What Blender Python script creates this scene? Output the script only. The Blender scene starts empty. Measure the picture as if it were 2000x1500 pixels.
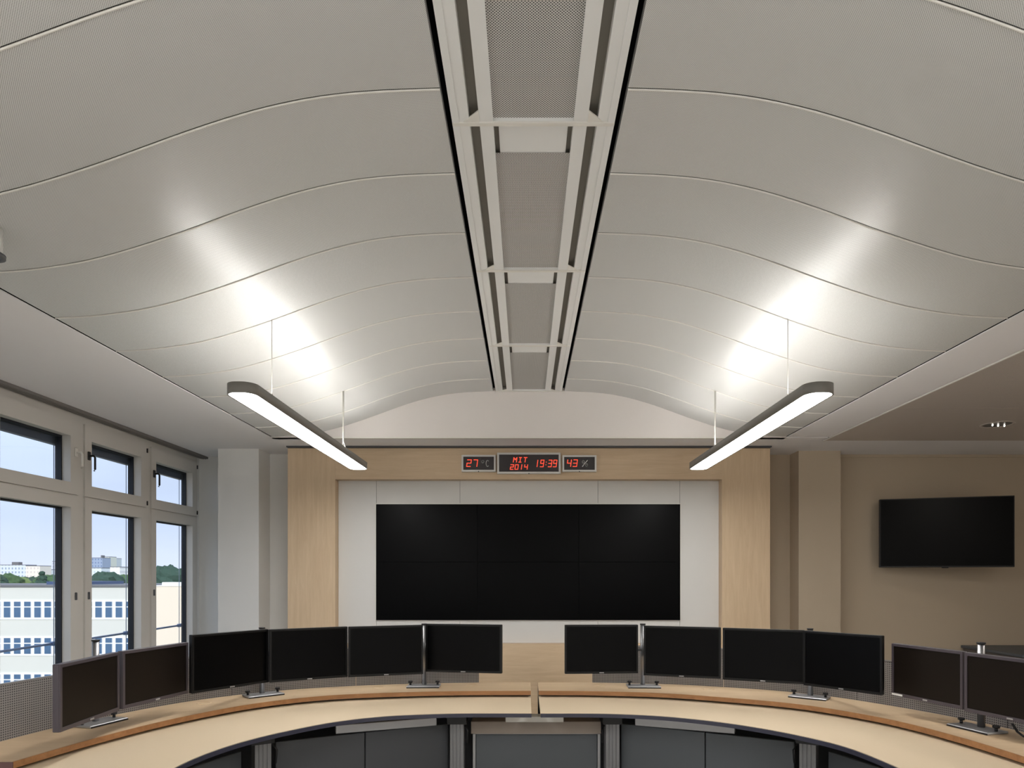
import bpy, math, random
from mathutils import Vector, Matrix

random.seed(7)
COL = bpy.context.scene.collection
E = 1.6                      # eye height
F, CX, CY = 1300.0, 1026.5, 1124.0
PI = math.pi


def wx(px, Y): return (px - CX) * Y / F
def wz(py, Y): return E + (CY - py) * Y / F
def lin(c):
    r = []
    for v in c:
        v = v / 255.0
        r.append(v / 12.92 if v <= 0.04045 else ((v + 0.055) / 1.055) ** 2.4)
    return (r[0], r[1], r[2], 1.0)

# ------------------------------------------------------------------ materials
def newmat(name):
    m = bpy.data.materials.new(name); m.use_nodes = True
    nt = m.node_tree; bs = nt.nodes['Principled BSDF']
    return m, nt, bs

def mat(name, c, rough=0.6, metal=0.0, spec=0.5, var=0.0, vscale=6.0, bump=0.0, bscale=200.0, coat=0.0):
    m, nt, bs = newmat(name)
    col = lin(c)
    bs.inputs['Base Color'].default_value = col
    bs.inputs['Roughness'].default_value = rough
    bs.inputs['Metallic'].default_value = metal
    bs.inputs['Specular IOR Level'].default_value = spec
    bs.inputs['Coat Weight'].default_value = coat
    tc = nt.nodes.new('ShaderNodeTexCoord')
    if var > 0:
        n = nt.nodes.new('ShaderNodeTexNoise'); n.inputs['Scale'].default_value = vscale; n.inputs['Detail'].default_value = 4
        nt.links.new(tc.outputs['Object'], n.inputs['Vector'])
        mp = nt.nodes.new('ShaderNodeMapRange'); mp.inputs['To Min'].default_value = 1 - var; mp.inputs['To Max'].default_value = 1 + var
        nt.links.new(n.outputs['Fac'], mp.inputs['Value'])
        mx = nt.nodes.new('ShaderNodeMix'); mx.data_type = 'RGBA'; mx.blend_type = 'MULTIPLY'; mx.inputs['Factor'].default_value = 1
        mx.inputs['A'].default_value = col
        nt.links.new(mp.outputs['Result'], mx.inputs['B']); nt.links.new(mx.outputs['Result'], bs.inputs['Base Color'])
    if bump > 0:
        n2 = nt.nodes.new('ShaderNodeTexNoise'); n2.inputs['Scale'].default_value = bscale
        nt.links.new(tc.outputs['Object'], n2.inputs['Vector'])
        b = nt.nodes.new('ShaderNodeBump'); b.inputs['Strength'].default_value = bump; b.inputs['Distance'].default_value = 0.002
        nt.links.new(n2.outputs['Fac'], b.inputs['Height']); nt.links.new(b.outputs['Normal'], bs.inputs['Normal'])
    return m

def emit(name, c, s, base=(230, 230, 230)):
    m, nt, bs = newmat(name)
    bs.inputs['Base Color'].default_value = lin(base)
    bs.inputs['Emission Color'].default_value = lin(c)
    bs.inputs['Emission Strength'].default_value = s
    return m

def wood(name, c1, c2, axis='Z', rough=0.5, scale=9.0):
    m, nt, bs = newmat(name)
    tc = nt.nodes.new('ShaderNodeTexCoord'); mp = nt.nodes.new('ShaderNodeMapping')
    s = {'X': (0.25, 3, 3), 'Y': (3, 0.25, 3), 'Z': (3, 3, 0.25)}[axis]
    mp.inputs['Scale'].default_value = s
    n = nt.nodes.new('ShaderNodeTexNoise'); n.inputs['Scale'].default_value = scale; n.inputs['Detail'].default_value = 8; n.inputs['Roughness'].default_value = 0.65
    n.inputs['Distortion'].default_value = 0.6
    r = nt.nodes.new('ShaderNodeValToRGB'); r.color_ramp.elements[0].position = 0.3; r.color_ramp.elements[1].position = 0.72
    r.color_ramp.elements[0].color = lin(c1); r.color_ramp.elements[1].color = lin(c2)
    nt.links.new(tc.outputs['Object'], mp.inputs['Vector']); nt.links.new(mp.outputs['Vector'], n.inputs['Vector'])
    nt.links.new(n.outputs['Fac'], r.inputs['Fac']); nt.links.new(r.outputs['Color'], bs.inputs['Base Color'])
    bs.inputs['Roughness'].default_value = rough
    return m

def perforated(name, c, hole, pitch, rad, rough=0.45, plane='XY', diag=True, metal=0.0, spec=0.5, aniso=0.0):
    """painted sheet with a grid of punched round holes"""
    m, nt, bs = newmat(name)
    tc = nt.nodes.new('ShaderNodeTexCoord')
    sp = nt.nodes.new('ShaderNodeSeparateXYZ'); nt.links.new(tc.outputs['Object' if plane != 'UV' else 'UV'], sp.inputs['Vector'])
    u, v = {'XY': ('X', 'Y'), 'XZ': ('X', 'Z'), 'UV': ('X', 'Y')}[plane]
    def math_(op, a, b=None, val=None):
        n = nt.nodes.new('ShaderNodeMath'); n.operation = op
        nt.links.new(a, n.inputs[0])
        if b is not None: nt.links.new(b, n.inputs[1])
        if val is not None: n.inputs[1].default_value = val
        return n.outputs[0]
    U, V = sp.outputs[u], sp.outputs[v]
    if diag:
        a, b = math_('ADD', U, V), math_('SUBTRACT', U, V)
    else:
        a, b = U, V
    a = math_('SUBTRACT', math_('FRACT', math_('DIVIDE', a, val=pitch)), val=0.5)
    b = math_('SUBTRACT', math_('FRACT', math_('DIVIDE', b, val=pitch)), val=0.5)
    d = math_('ADD', math_('MULTIPLY', a, a), math_('MULTIPLY', b, b))
    h = math_('LESS_THAN', d, val=rad * rad)
    mx = nt.nodes.new('ShaderNodeMix'); mx.data_type = 'RGBA'
    mx.inputs['A'].default_value = lin(c); mx.inputs['B'].default_value = lin(hole)
    nt.links.new(h, mx.inputs['Factor']); nt.links.new(mx.outputs['Result'], bs.inputs['Base Color'])
    bs.inputs['Roughness'].default_value = rough; bs.inputs['Metallic'].default_value = metal
    bs.inputs['Specular IOR Level'].default_value = spec
    return m

def glass(name, tint=(251, 253, 255)):
    m = bpy.data.materials.new(name); m.use_nodes = True
    nt = m.node_tree; nt.nodes.clear()
    o = nt.nodes.new('ShaderNodeOutputMaterial'); t = nt.nodes.new('ShaderNodeBsdfTransparent'); g = nt.nodes.new('ShaderNodeBsdfGlossy')
    g.inputs['Roughness'].default_value = 0.02
    t.inputs['Color'].default_value = lin(tint)
    lw = nt.nodes.new('ShaderNodeLayerWeight'); lw.inputs['Blend'].default_value = 0.5
    pw_ = nt.nodes.new('ShaderNodeMath'); pw_.operation = 'POWER'; pw_.inputs[1].default_value = 5.0; nt.links.new(lw.outputs['Facing'], pw_.inputs[0])
    fr = nt.nodes.new('ShaderNodeMapRange'); fr.inputs['To Min'].default_value = 0.025; fr.inputs['To Max'].default_value = 0.5; nt.links.new(pw_.outputs[0], fr.inputs['Value'])
    mx = nt.nodes.new('ShaderNodeMixShader')
    nt.links.new(fr.outputs[0], mx.inputs[0]); nt.links.new(t.outputs[0], mx.inputs[1]); nt.links.new(g.outputs[0], mx.inputs[2])
    nt.links.new(mx.outputs[0], o.inputs['Surface'])
    return m

M = {
    'vault': perforated('vault_paint', (208, 208, 206), (112, 112, 110), 0.0066, 0.25, rough=0.34, spec=0.6),
    'flat': mat('flat_ceiling_paint', (228, 226, 227), 0.7, var=0.01),
    'panelceil': perforated('shaded_ceiling_panel', (198, 188, 180), (128, 120, 114), 0.006, 0.25, rough=0.4),  # darker tone paints in the falling lamp light on this side
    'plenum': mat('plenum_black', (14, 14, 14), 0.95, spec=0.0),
    'gable': mat('gable_paint', (224, 218, 214), 0.8, var=0.01),
    'wallL': mat('wall_paint_daylit', (222, 221, 218), 0.8, var=0.012, bump=0.15),  # paler than the beige side; window daylight is put into the colour
    'wallR': mat('wall_paint_beige', (186, 171, 150), 0.8, var=0.012, bump=0.15),
    'carpet': mat('carpet', (168, 166, 163), 0.95, var=0.15, vscale=120, bump=0.5, bscale=500),  # unseen floor, colour lightened to bounce more light upward
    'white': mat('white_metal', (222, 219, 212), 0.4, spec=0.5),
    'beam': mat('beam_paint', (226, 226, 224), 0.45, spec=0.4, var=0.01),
    'slot': mat('slot_grey', (120, 116, 108), 0.7),
    'perf': perforated('beam_perforated', (196, 194, 190), (22, 22, 20), 0.0105, 0.3, rough=0.5),
    'winframe': mat('window_frame_paint', (198, 194, 188), 0.5, var=0.01),
    'gasket': mat('gasket_black', (16, 20, 30), 0.6),
    'blind': mat('blind_box', (66, 76, 92), 0.5),
    'glass': glass('window_glass'),
    'chrome': mat('brushed_metal', (146, 146, 148), 0.38, metal=1.0),
    'alu': mat('aluminium', (170, 170, 172), 0.42, metal=0.7),
    'bluemetal': mat('guard_metal', (112, 134, 172), 0.5, metal=0.3),
    'wireblue': mat('guide_wire_grey', (160, 172, 190), 0.5),
    'lampbody': mat('lamp_housing', (126, 123, 118), 0.45, spec=0.4),
    'lampdown': emit('lamp_diffuser', (255, 253, 250), 32),
    'lampup': emit('lamp_uplight', (255, 253, 249), 23),
    'wire': mat('wire', (205, 202, 196), 0.4),
    'wood_v': wood('maple_vertical', (198, 172, 140), (212, 188, 157), 'Z', 0.5),
    'wood_h': wood('maple_horizontal', (198, 172, 140), (212, 188, 157), 'X', 0.5),
    'shelfwood': wood('beech_shelf', (186, 160, 128), (202, 178, 146), 'X', 0.4, 7),
    'edge': wood('beech_edge', (134, 92, 56), (162, 116, 74), 'X', 0.45, 10),
    'worktop': mat('worktop_laminate', (206, 188, 161), 0.42, var=0.02, vscale=3),
    'edgedark': mat('worktop_edge', (52, 52, 66), 0.4),
    'greypanel': mat('grey_wall_panel', (214, 212, 208), 0.55, var=0.008),
    'black': mat('black_plastic', (20, 20, 22), 0.45),
    'screen': mat('screen_black', (5, 5, 6), 0.28, spec=0.1),
    'screenwarm': mat('screen_warm_reflection', (24, 19, 15), 0.4, spec=0.15),  # brown in the base stands for the room's warm reflection
    'videowall': mat('videowall_black', (7, 7, 8), 0.32, spec=0.06),
    'bezel': mat('bezel_black', (16, 16, 17), 0.4, spec=0.25),
    'vwbezel': mat('videowall_bezel', (6, 6, 7), 0.5, spec=0.05),
    'bezelgrey': mat('bezel_grey', (68, 62, 68), 0.4),
    'steel': mat('desk_steel', (84, 88, 92), 0.5, metal=0.1, var=0.02),
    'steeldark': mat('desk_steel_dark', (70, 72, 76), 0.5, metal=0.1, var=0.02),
    'extr': mat('extruded_alu', (128, 128, 130), 0.4, metal=0.4),
    'dsk_perf': perforated('desk_screen_perforated', (142, 139, 138), (58, 56, 58), 0.012, 0.3, rough=0.5, plane='UV', diag=False),
    'clockface': mat('display_face', (44, 38, 40), 0.35),
    'clockframe': mat('display_frame', (205, 203, 200), 0.35, metal=0.3),
    'led': emit('led_red', (255, 84, 58), 1.1, (120, 20, 10)),
    'unit': mat('unit_print', (225, 225, 222), 0.6),
    'glint': mat('white_glint', (240, 240, 238), 0.5),
    'sidebrd': mat('sideboard_grey', (92, 86, 82), 0.5),
    'facade': mat('facade_plaster', (214, 214, 208), 0.85, var=0.02, vscale=0.8),
    'facadewhite': mat('facade_window_white', (246, 248, 250), 0.7),
    'cream': mat('cream_render', (236, 222, 204), 0.85, var=0.02, vscale=0.6),
    'paneblue': mat('pane_blue', (72, 102, 136), 0.25, var=0.25, vscale=0.9),
    'panedark': mat('pane_dark', (34, 36, 52), 0.25),
    'roofblue': mat('roof_metal_blue', (66, 84, 120), 0.5),
    'roofgrey': mat('roof_membrane', (112, 112, 116), 0.8),
    'ground': mat('outdoor_ground', (92, 98, 84), 0.95, var=0.2, vscale=0.1),
    'leaf': mat('foliage_green', (66, 94, 60), 0.85, var=0.35, vscale=2.2),
    'leafd': mat('foliage_dark', (48, 74, 62), 0.85, var=0.35, vscale=2.2),
    'leafy': mat('foliage_olive', (104, 124, 76), 0.85, var=0.35, vscale=2.2),
    'bark': mat('bark', (70, 58, 46), 0.9),
}

def tower_mat(name, wall, win, sx, sz):
    m, nt, bs = newmat(name)
    tc = nt.nodes.new('ShaderNodeTexCoord'); mp = nt.nodes.new('ShaderNodeMapping')
    mp.inputs['Rotation'].default_value = (PI / 2, 0, 0)
    b = nt.nodes.new('ShaderNodeTexBrick'); b.offset = 0.0
    b.inputs['Color1'].default_value = lin(win); b.inputs['Color2'].default_value = lin(win); b.inputs['Mortar'].default_value = lin(wall)
    b.inputs['Scale'].default_value = 1.0; b.inputs['Brick Width'].default_value = sx; b.inputs['Row Height'].default_value = sz
    b.inputs['Mortar Size'].default_value = min(sx, sz) * 0.28; b.inputs['Mortar Smooth'].default_value = 0
    nt.links.new(tc.outputs['Object'], mp.inputs['Vector']); nt.links.new(mp.outputs['Vector'], b.inputs['Vector'])
    nt.links.new(b.outputs['Color'], bs.inputs['Base Color']); bs.inputs['Roughness'].default_value = 0.8
    return m

# ------------------------------------------------------------------ mesh builder
class MB:
    def __init__(s): s.v = []; s.f = []; s.mi = []; s.smooth = []; s.uv = {}
    def face(s, idx, mi=0, sm=False): s.f.append(tuple(idx)); s.mi.append(mi); s.smooth.append(sm)
    def box(s, x0, x1, y0, y1, z0, z1, mi=0, mtx=None):
        b = len(s.v)
        pts = [(x0, y0, z0), (x1, y0, z0), (x1, y1, z0), (x0, y1, z0), (x0, y0, z1), (x1, y0, z1), (x1, y1, z1), (x0, y1, z1)]
        for p in pts:
            s.v.append(tuple(mtx @ Vector(p)) if mtx else p)
        for q in [(3, 2, 1, 0), (4, 5, 6, 7), (0, 1, 5, 4), (1, 2, 6, 5), (2, 3, 7, 6), (3, 0, 4, 7)]:
            s.face([b + i for i in q], mi)
        return s
    def rbox(s, x0, x1, y0, y1, z0, z1, r=0.004, mi=0):
        """box with chamfered edges (all twelve)"""
        b = len(s.v); idx = {}
        for i, (X, sx) in enumerate(((x0, 1), (x1, -1))):
            for j, (Y, sy) in enumerate(((y0, 1), (y1, -1))):
                for k, (Z, sz) in enumerate(((z0, 1), (z1, -1))):
                    for a, p in enumerate(((X, Y + sy * r, Z + sz * r), (X + sx * r, Y, Z + sz * r), (X + sx * r, Y + sy * r, Z))):
                        idx[(i, j, k, a)] = len(s.v); s.v.append(p)
        g = lambda i, j, k, a: idx[(i, j, k, a)]
        s.face([g(0, 0, 0, 0), g(0, 0, 1, 0), g(0, 1, 1, 0), g(0, 1, 0, 0)], mi); s.face([g(1, 0, 0, 0), g(1, 1, 0, 0), g(1, 1, 1, 0), g(1, 0, 1, 0)], mi)
        s.face([g(0, 0, 0, 1), g(1, 0, 0, 1), g(1, 0, 1, 1), g(0, 0, 1, 1)], mi); s.face([g(0, 1, 0, 1), g(0, 1, 1, 1), g(1, 1, 1, 1), g(1, 1, 0, 1)], mi)
        s.face([g(0, 0, 0, 2), g(0, 1, 0, 2), g(1, 1, 0, 2), g(1, 0, 0, 2)], mi); s.face([g(0, 0, 1, 2), g(1, 0, 1, 2), g(1, 1, 1, 2), g(0, 1, 1, 2)], mi)
        for i in (0, 1):
            for j in (0, 1): s.face([g(i, j, 0, 0), g(i, j, 0, 1), g(i, j, 1, 1), g(i, j, 1, 0)], mi)
        for i in (0, 1):
            for k in (0, 1): s.face([g(i, 0, k, 0), g(i, 0, k, 2), g(i, 1, k, 2), g(i, 1, k, 0)], mi)
        for j in (0, 1):
            for k in (0, 1): s.face([g(0, j, k, 1), g(0, j, k, 2), g(1, j, k, 2), g(1, j, k, 1)], mi)
        for i in (0, 1):
            for j in (0, 1):
                for k in (0, 1): s.face([g(i, j, k, 0), g(i, j, k, 1), g(i, j, k, 2)], mi)
        return s
    def prism(s, poly, z0, z1, mi=0, sm=False, caps=True):
        n = len(poly); b = len(s.v)
        for p in poly: s.v.append((p[0], p[1], z0))
        for p in poly: s.v.append((p[0], p[1], z1))
        for i in range(n): s.face([b + i, b + (i + 1) % n, b + n + (i + 1) % n, b + n + i], mi, sm)
        if caps:
            s.face([b + i for i in range(n)][::-1], mi); s.face([b + n + i for i in range(n)], mi)
        return s
    def prism_xz(s, poly, y0, y1, mi=0):
        n = len(poly); b = len(s.v)
        for p in poly: s.v.append((p[0], y0, p[1]))
        for p in poly: s.v.append((p[0], y1, p[1]))
        for i in range(n): s.face([b + i, b + (i + 1) % n, b + n + (i + 1) % n, b + n + i], mi)
        s.face([b + i for i in range(n)][::-1], mi); s.face([b + n + i for i in range(n)], mi)
        return s
    def tube(s, pts, r, n=10, mi=0, sm=True):
        pts = [Vector(p) for p in pts]; b = len(s.v); rings = []
        for i, p in enumerate(pts):
            d = (pts[min(i + 1, len(pts) - 1)] - pts[max(i - 1, 0)]).normalized()
            up = Vector((0, 0, 1)) if abs(d.z) < 0.9 else Vector((1, 0, 0))
            a = d.cross(up).normalized(); c = d.cross(a).normalized()
            rr = r[i] if isinstance(r, (list, tuple)) else r
            rings.append([])
            for k in range(n):
                t = 2 * PI * k / n
                rings[-1].append(len(s.v)); s.v.append(tuple(p + a * math.cos(t) * rr + c * math.sin(t) * rr))
        for i in range(len(rings) - 1):
            for k in range(n): s.face([rings[i][k], rings[i][(k + 1) % n], rings[i + 1][(k + 1) % n], rings[i + 1][k]], mi, sm)
        s.face(rings[0][::-1], mi); s.face(rings[-1], mi)
        return s
    def lathe(s, prof, cx, cy, n=24, mi=0, sm=True):
        rings = []
        for (r, z) in prof:
            rings.append([])
            for k in range(n):
                t = 2 * PI * k / n
                rings[-1].append(len(s.v)); s.v.append((cx + r * math.cos(t), cy + r * math.sin(t), z))
        for i in range(len(rings) - 1):
            for k in range(n): s.face([rings[i][k], rings[i][(k + 1) % n], rings[i + 1][(k + 1) % n], rings[i + 1][k]], mi, sm)
        return s
    def build(s, name, m, parent=None, loc=None, rotz=None, fixn=True):
        me = bpy.data.meshes.new(name); me.from_pydata(s.v, [], s.f)
        ms = m if isinstance(m, (list, tuple)) else [m]
        for q in ms: me.materials.append(q)
        me.polygons.foreach_set('material_index', s.mi); me.polygons.foreach_set('use_smooth', s.smooth)
        if s.uv:
            ul = me.uv_layers.new(name='UVMap')
            for poly in me.polygons:
                for li, vi in zip(poly.loop_indices, poly.vertices): ul.data[li].uv = s.uv.get(vi, (0, 0))
        me.update()
        if fixn:
            import bmesh
            bm = bmesh.new(); bm.from_mesh(me); bmesh.ops.recalc_face_normals(bm, faces=bm.faces); bm.to_mesh(me); bm.free()
        o = bpy.data.objects.new(name, me); COL.objects.link(o)
        if parent is not None: o.parent = parent
        if loc is not None: o.location = loc
        if rotz is not None: o.rotation_euler = (0, 0, rotz)
        return o

def box(name, m, x0, x1, y0, y1, z0, z1, parent=None):
    return MB().box(x0, x1, y0, y1, z0, z1).build(name, m, parent)
def empty(name, loc=(0, 0, 0), rotz=0):
    o = bpy.data.objects.new(name, None); COL.objects.link(o); o.location = loc; o.rotation_euler = (0, 0, rotz); o.empty_display_size = 0.1
    return o
def tag(o, label, cat, group=None, kind=None):
    o['label'] = label; o['category'] = cat
    if group: o['group'] = group
    if kind: o['kind'] = kind
    return o
def struct(o, label=None, cat=None):
    o['kind'] = 'structure'
    if label: o['label'] = label
    if cat: o['category'] = cat
    return o
def copy_tree(o, parent=None):
    c = o.copy(); COL.objects.link(c)
    if parent is not None: c.parent = parent
    for ch in [x for x in KIDS.get(o.name, [])]:
        copy_tree(ch, c)
    return c
KIDS = {}
def reg(o):
    KIDS[o.name] = [x for x in bpy.data.objects if x.parent == o]
    for x in KIDS[o.name]: reg(x)

# ------------------------------------------------------------------ dimensions
ZC = E + 1.306       # flat ceiling
X0 = 0.03            # axis of vault
HW = 2.42            # vault half width
YG = 6.28            # gable
YW = 6.75            # wood face
RISE = 0.434
ROOF = E + 2.2
YB = -3.2            # wall behind the camera
XR = 6.4
XL = -3.6

TAB = [(0, 1), (.35, .998), (.6, .975), (.787, .93), (1.0, .822), (1.12, .735), (1.24, .645), (1.415, .495), (1.515, .41), (1.61, .335),
       (1.757, .225), (1.9, .135), (2.0, .088), (2.21, .025), (2.42, 0), (2.6, 0)]
def raw(s):
    s = abs(s)
    for i in range(len(TAB) - 1):
        if TAB[i][0] <= s <= TAB[i + 1][0]:
            t = (s - TAB[i][0]) / (TAB[i + 1][0] - TAB[i][0]); return TAB[i][1] * (1 - t) + TAB[i + 1][1] * t
    return 0
def prof(s):
    a = w = 0
    for k in range(-12, 13):
        g = math.exp(-(k / 6.0) ** 2); a += g * raw(s + k * 0.018); w += g
    return ZC + RISE * a / w

# ------------------------------------------------------------------ room shell
struct(box('floor', M['carpet'], XL - 0.2, XR + 0.2, YB - 0.2, 7.7, -0.1, 0), 'grey carpeted floor of the control room', 'floor')
# left wall: below the windows, above the ceiling, and at both ends
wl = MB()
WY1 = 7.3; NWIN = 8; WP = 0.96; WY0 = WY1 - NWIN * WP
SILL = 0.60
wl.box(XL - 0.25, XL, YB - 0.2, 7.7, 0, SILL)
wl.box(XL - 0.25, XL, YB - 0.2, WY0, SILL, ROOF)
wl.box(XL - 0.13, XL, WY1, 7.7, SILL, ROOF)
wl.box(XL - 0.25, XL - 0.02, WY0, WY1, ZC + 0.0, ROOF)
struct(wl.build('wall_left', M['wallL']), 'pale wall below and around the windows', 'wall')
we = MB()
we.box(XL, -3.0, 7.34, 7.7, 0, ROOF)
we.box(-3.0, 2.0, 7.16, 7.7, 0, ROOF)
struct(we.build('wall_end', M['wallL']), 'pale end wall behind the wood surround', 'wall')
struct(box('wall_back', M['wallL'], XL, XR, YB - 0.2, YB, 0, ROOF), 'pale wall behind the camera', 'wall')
struct(box('wall_television', M['wallR'], 2.0, XR, 7.2, 7.7, 0, ROOF), 'beige wall carrying the television', 'wall')
struct(box('wall_right', M['wallR'], XR, XR + 0.2, YB - 0.2, 7.7, 0, ROOF), 'beige side wall', 'wall')
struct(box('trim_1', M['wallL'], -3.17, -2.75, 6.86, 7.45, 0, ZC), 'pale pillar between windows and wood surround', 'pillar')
struct(box('trim_2', M['wallR'], 2.86, 3.30, 6.97, 7.2, 0, ZC), 'beige pillar between wood surround and television', 'pillar')
struct(box('trim_3', M['wallR'], 3.3, XR, 7.185, 7.2, ZC - 0.03, ZC), 'thin edge trim along the television wall', 'trim')

c = MB()
TH = 0.03
c.box(XL - 0.02, X0 - HW - 0.016, YB, 7.46, ZC, ZC + TH)
c.box(X0 - HW - 0.016, 2.868, YG + 0.03, 7.46, ZC, ZC + TH)
c.box(X0 + HW + 0.016, 2.868, YB, YG, ZC, ZC + TH)
c.box(2.868, XR, 6.445, 7.3, ZC, ZC + TH)
ceiling = struct(c.build('ceiling', M['flat']), 'white ceiling with a vaulted middle of curved metal panels', 'ceiling')
box('roof_deck', M['plenum'], XL - 0.25, XR + 0.2, YB - 0.2, 7.7, ROOF, ROOF + 0.1, ceiling)
box('edge_channel', M['plenum'], X0 - HW - 0.05, X0 - HW + 0.03, YB, YG, ZC + 0.006, ZC + 0.012, ceiling)
box('edge_channel', M['plenum'], X0 + HW - 0.03, X0 + HW + 0.05, YB, YG, ZC + 0.006, ZC + 0.012, ceiling)
# perforated flat panels over the television side
g = MB()
for k in range(8):
    y1 = 6.435 - k * 1.25; y0 = max(y1 - 1.246, YB)
    g.box(2.889, XR, y0, y1, ZC - 0.002, ZC + TH)
g.build('side_panel_field', M['panelceil'], ceiling)
box('edge_rail', M['white'], 2.877, 2.889, YB, 6.435, ZC - 0.007, ZC + 0.02, ceiling)
box('edge_channel', M['plenum'], 2.866, 2.878, YB, 6.44, ZC + 0.004, ZC + 0.008, ceiling)
# gable
gp = [(X0 - HW - 0.02, ZC), (X0 + HW + 0.02, ZC), (X0 + HW + 0.02, ROOF), (X0 - HW - 0.02, ROOF)]
struct(MB().prism_xz(gp, YG, YG + 0.1).build('wall_gable', M['gable']), 'cream gable closing the far end of the vault', 'wall')
struct(box('trim_4', M['white'], X0 - 2.02, X0 + 2.02, YG - 0.006, YG + 0.035, ZC - 0.012, ZC + 0.002), 'white edge strip under the gable', 'trim')
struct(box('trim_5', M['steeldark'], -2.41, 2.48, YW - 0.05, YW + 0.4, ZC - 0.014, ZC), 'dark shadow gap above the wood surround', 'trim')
# vaulted panels: one sheet per bay and side, upturned flanges leave a shadow joint
joints = [5.875 - 0.5 * k for k in range(18)]
edges = [YG] + joints + [YB]
for side in (-1, 1):
    for i in range(len(edges) - 1):
        y1, y0 = edges[i] - (0.0 if i == 0 else 0.002), edges[i + 1] + 0.002
        if y0 > y1 - 0.02: continue
        m = MB(); N = 44
        ss = [0.336 + (HW - 0.003 - 0.336) * k / N for k in range(N + 1)]
        rows = []
        for (yy, dz) in ((y0, 0.022), (y0, 0.0015), (y0 + 0.0018, 0.0), (y1 - 0.0018, 0.0), (y1, 0.0015), (y1, 0.022)):
            rows.append([])
            for s_ in ss:
                rows[-1].append(len(m.v)); m.v.append((X0 + side * s_, yy, prof(s_) + dz))
        for a in (0, 1, 3, 4):
            for k in range(N):
                m.face([rows[a][k], rows[a][k + 1], rows[a + 1][k + 1], rows[a + 1][k]], 0, False)
        b = len(m.v)
        for yy in (y0 + 0.0018, y1 - 0.0018):
            for s_ in ss: m.v.append((X0 + side * s_, yy, prof(s_)))
        for k in range(N): m.face([b + k, b + k + 1, b + N + 2 + k, b + N + 1 + k], 0, True)
        # upturned edge beside the middle beam
        b = len(m.v)
        for yy in (y0, y1):
            m.v.append((X0 + side * 0.336, yy, prof(0.336))); m.v.append((X0 + side * 0.336, yy, prof(0.336) + 0.06))
        m.face([b, b + 1, b + 3, b + 2])
        o = m.build('curved_panel', M['vault'], ceiling, fixn=False)
        if edges[i + 1] > YB:
            m = MB(); yj = edges[i + 1]
            for s_ in ss:
                m.v.append((X0 + side * s_, yj - 0.012, prof(s_) + 0.023)); m.v.append((X0 + side * s_, yj + 0.012, prof(s_) + 0.023))
            for k in range(N): m.face([2 * k, 2 * k + 1, 2 * k + 3, 2 * k + 2], 0, True)
            m.build('joint_strip', M['slot'], ceiling, fixn=False)
            m = MB()   # white bead added for the bright line of the lit flange
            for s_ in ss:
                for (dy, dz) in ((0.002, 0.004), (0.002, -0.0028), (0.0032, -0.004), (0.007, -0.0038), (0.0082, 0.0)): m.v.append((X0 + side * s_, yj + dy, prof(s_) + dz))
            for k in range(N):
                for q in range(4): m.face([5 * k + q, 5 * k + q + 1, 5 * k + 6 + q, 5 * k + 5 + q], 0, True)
            m.build('joint_highlight', M['white'], ceiling, fixn=False)
# black channels beside the beam
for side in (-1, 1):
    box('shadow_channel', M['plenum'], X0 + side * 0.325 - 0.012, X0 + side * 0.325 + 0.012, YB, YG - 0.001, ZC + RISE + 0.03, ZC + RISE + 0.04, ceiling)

# ------------------------------------------------------------------ chilled beam modules
ZB = ZC + RISE
def beam():
    L = 1.235; r = empty('chilled_beam')
    f = MB()
    for s in (-1, 1):
        a, b_ = sorted((s * 0.245, s * 0.311)); f.box(a, b_, 0, L, -0.002, 0.05)
        a, b_ = sorted((s * 0.285, s * 0.311)); f.box(a, b_, 0, L, -0.006, -0.002)
        a, b_ = sorted((s * 0.154, s * 0.207)); f.box(a, b_, 0, L, -0.002, 0.05)
    f.build('frame', M['beam'], r)
    for s in (-1, 1):
        q = MB(); a, b_ = sorted((s * 0.207, s * 0.245)); q.box(a, b_, 0, L, 0.035, 0.045)
        q.build('air_slot', M['slot'], r)
        # triangular bracket at the far end of the slot
        MB().prism([(s * 0.207, L - 0.08), (s * 0.207, L - 0.012), (s * 0.275, L - 0.012)], -0.005, 0.0).build('bracket', M['white'], r)
    p = MB(); b = len(p.v)
    for (yy, zz) in ((0.19, 0.012), (L, 0.012)):
        p.v.append((-0.154, yy, zz)); p.v.append((0.154, yy, zz))
    p.face([b, b + 1, b + 3, b + 2])
    MB().box(-0.135, 0.135, 0.0, 0.2, 0.014, 0.02).build('bright_band_plate', M['beam'], r)  # lighter plain plate added to paint the bright band past the crossbar
    MB().box(-0.154, 0.154, 0.0, 0.24, 0.03, 0.034).build('band_backing', M['slot'], r)
    MB().box(-0.154, 0.154, L - 0.02, L, -0.001, 0.03).build('end_plate', M['beam'], r)
    o = p.build('perforated_panel', M['perf'], r, fixn=False)
    box('crossbar', M['white'], -0.311, 0.311, L - 0.018, L, -0.008, 0.0, r)
    return r
beams = beam(); reg(beams)
ords = ['perforated white chilled beam in the vault, last one before the end gable',
        'perforated white chilled beam in the vault, second from the end gable',
        'perforated white chilled beam in the vault, third from the end gable',
        'perforated white chilled beam in the vault, fourth from the gable with clearly visible holes',
        'perforated white chilled beam overhead, fifth from the end gable',
        'perforated white chilled beam overhead, sixth from the end gable',
        'perforated white chilled beam overhead, seventh from the end gable']
for i, lb in enumerate(ords):
    o = beams if i == 0 else copy_tree(beams)
    o.location = (X0, YG - 1.237 * (i + 1), ZB)
    tag(o, lb, 'chilled beam', 'chilled beams along the crown of the vault')

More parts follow.
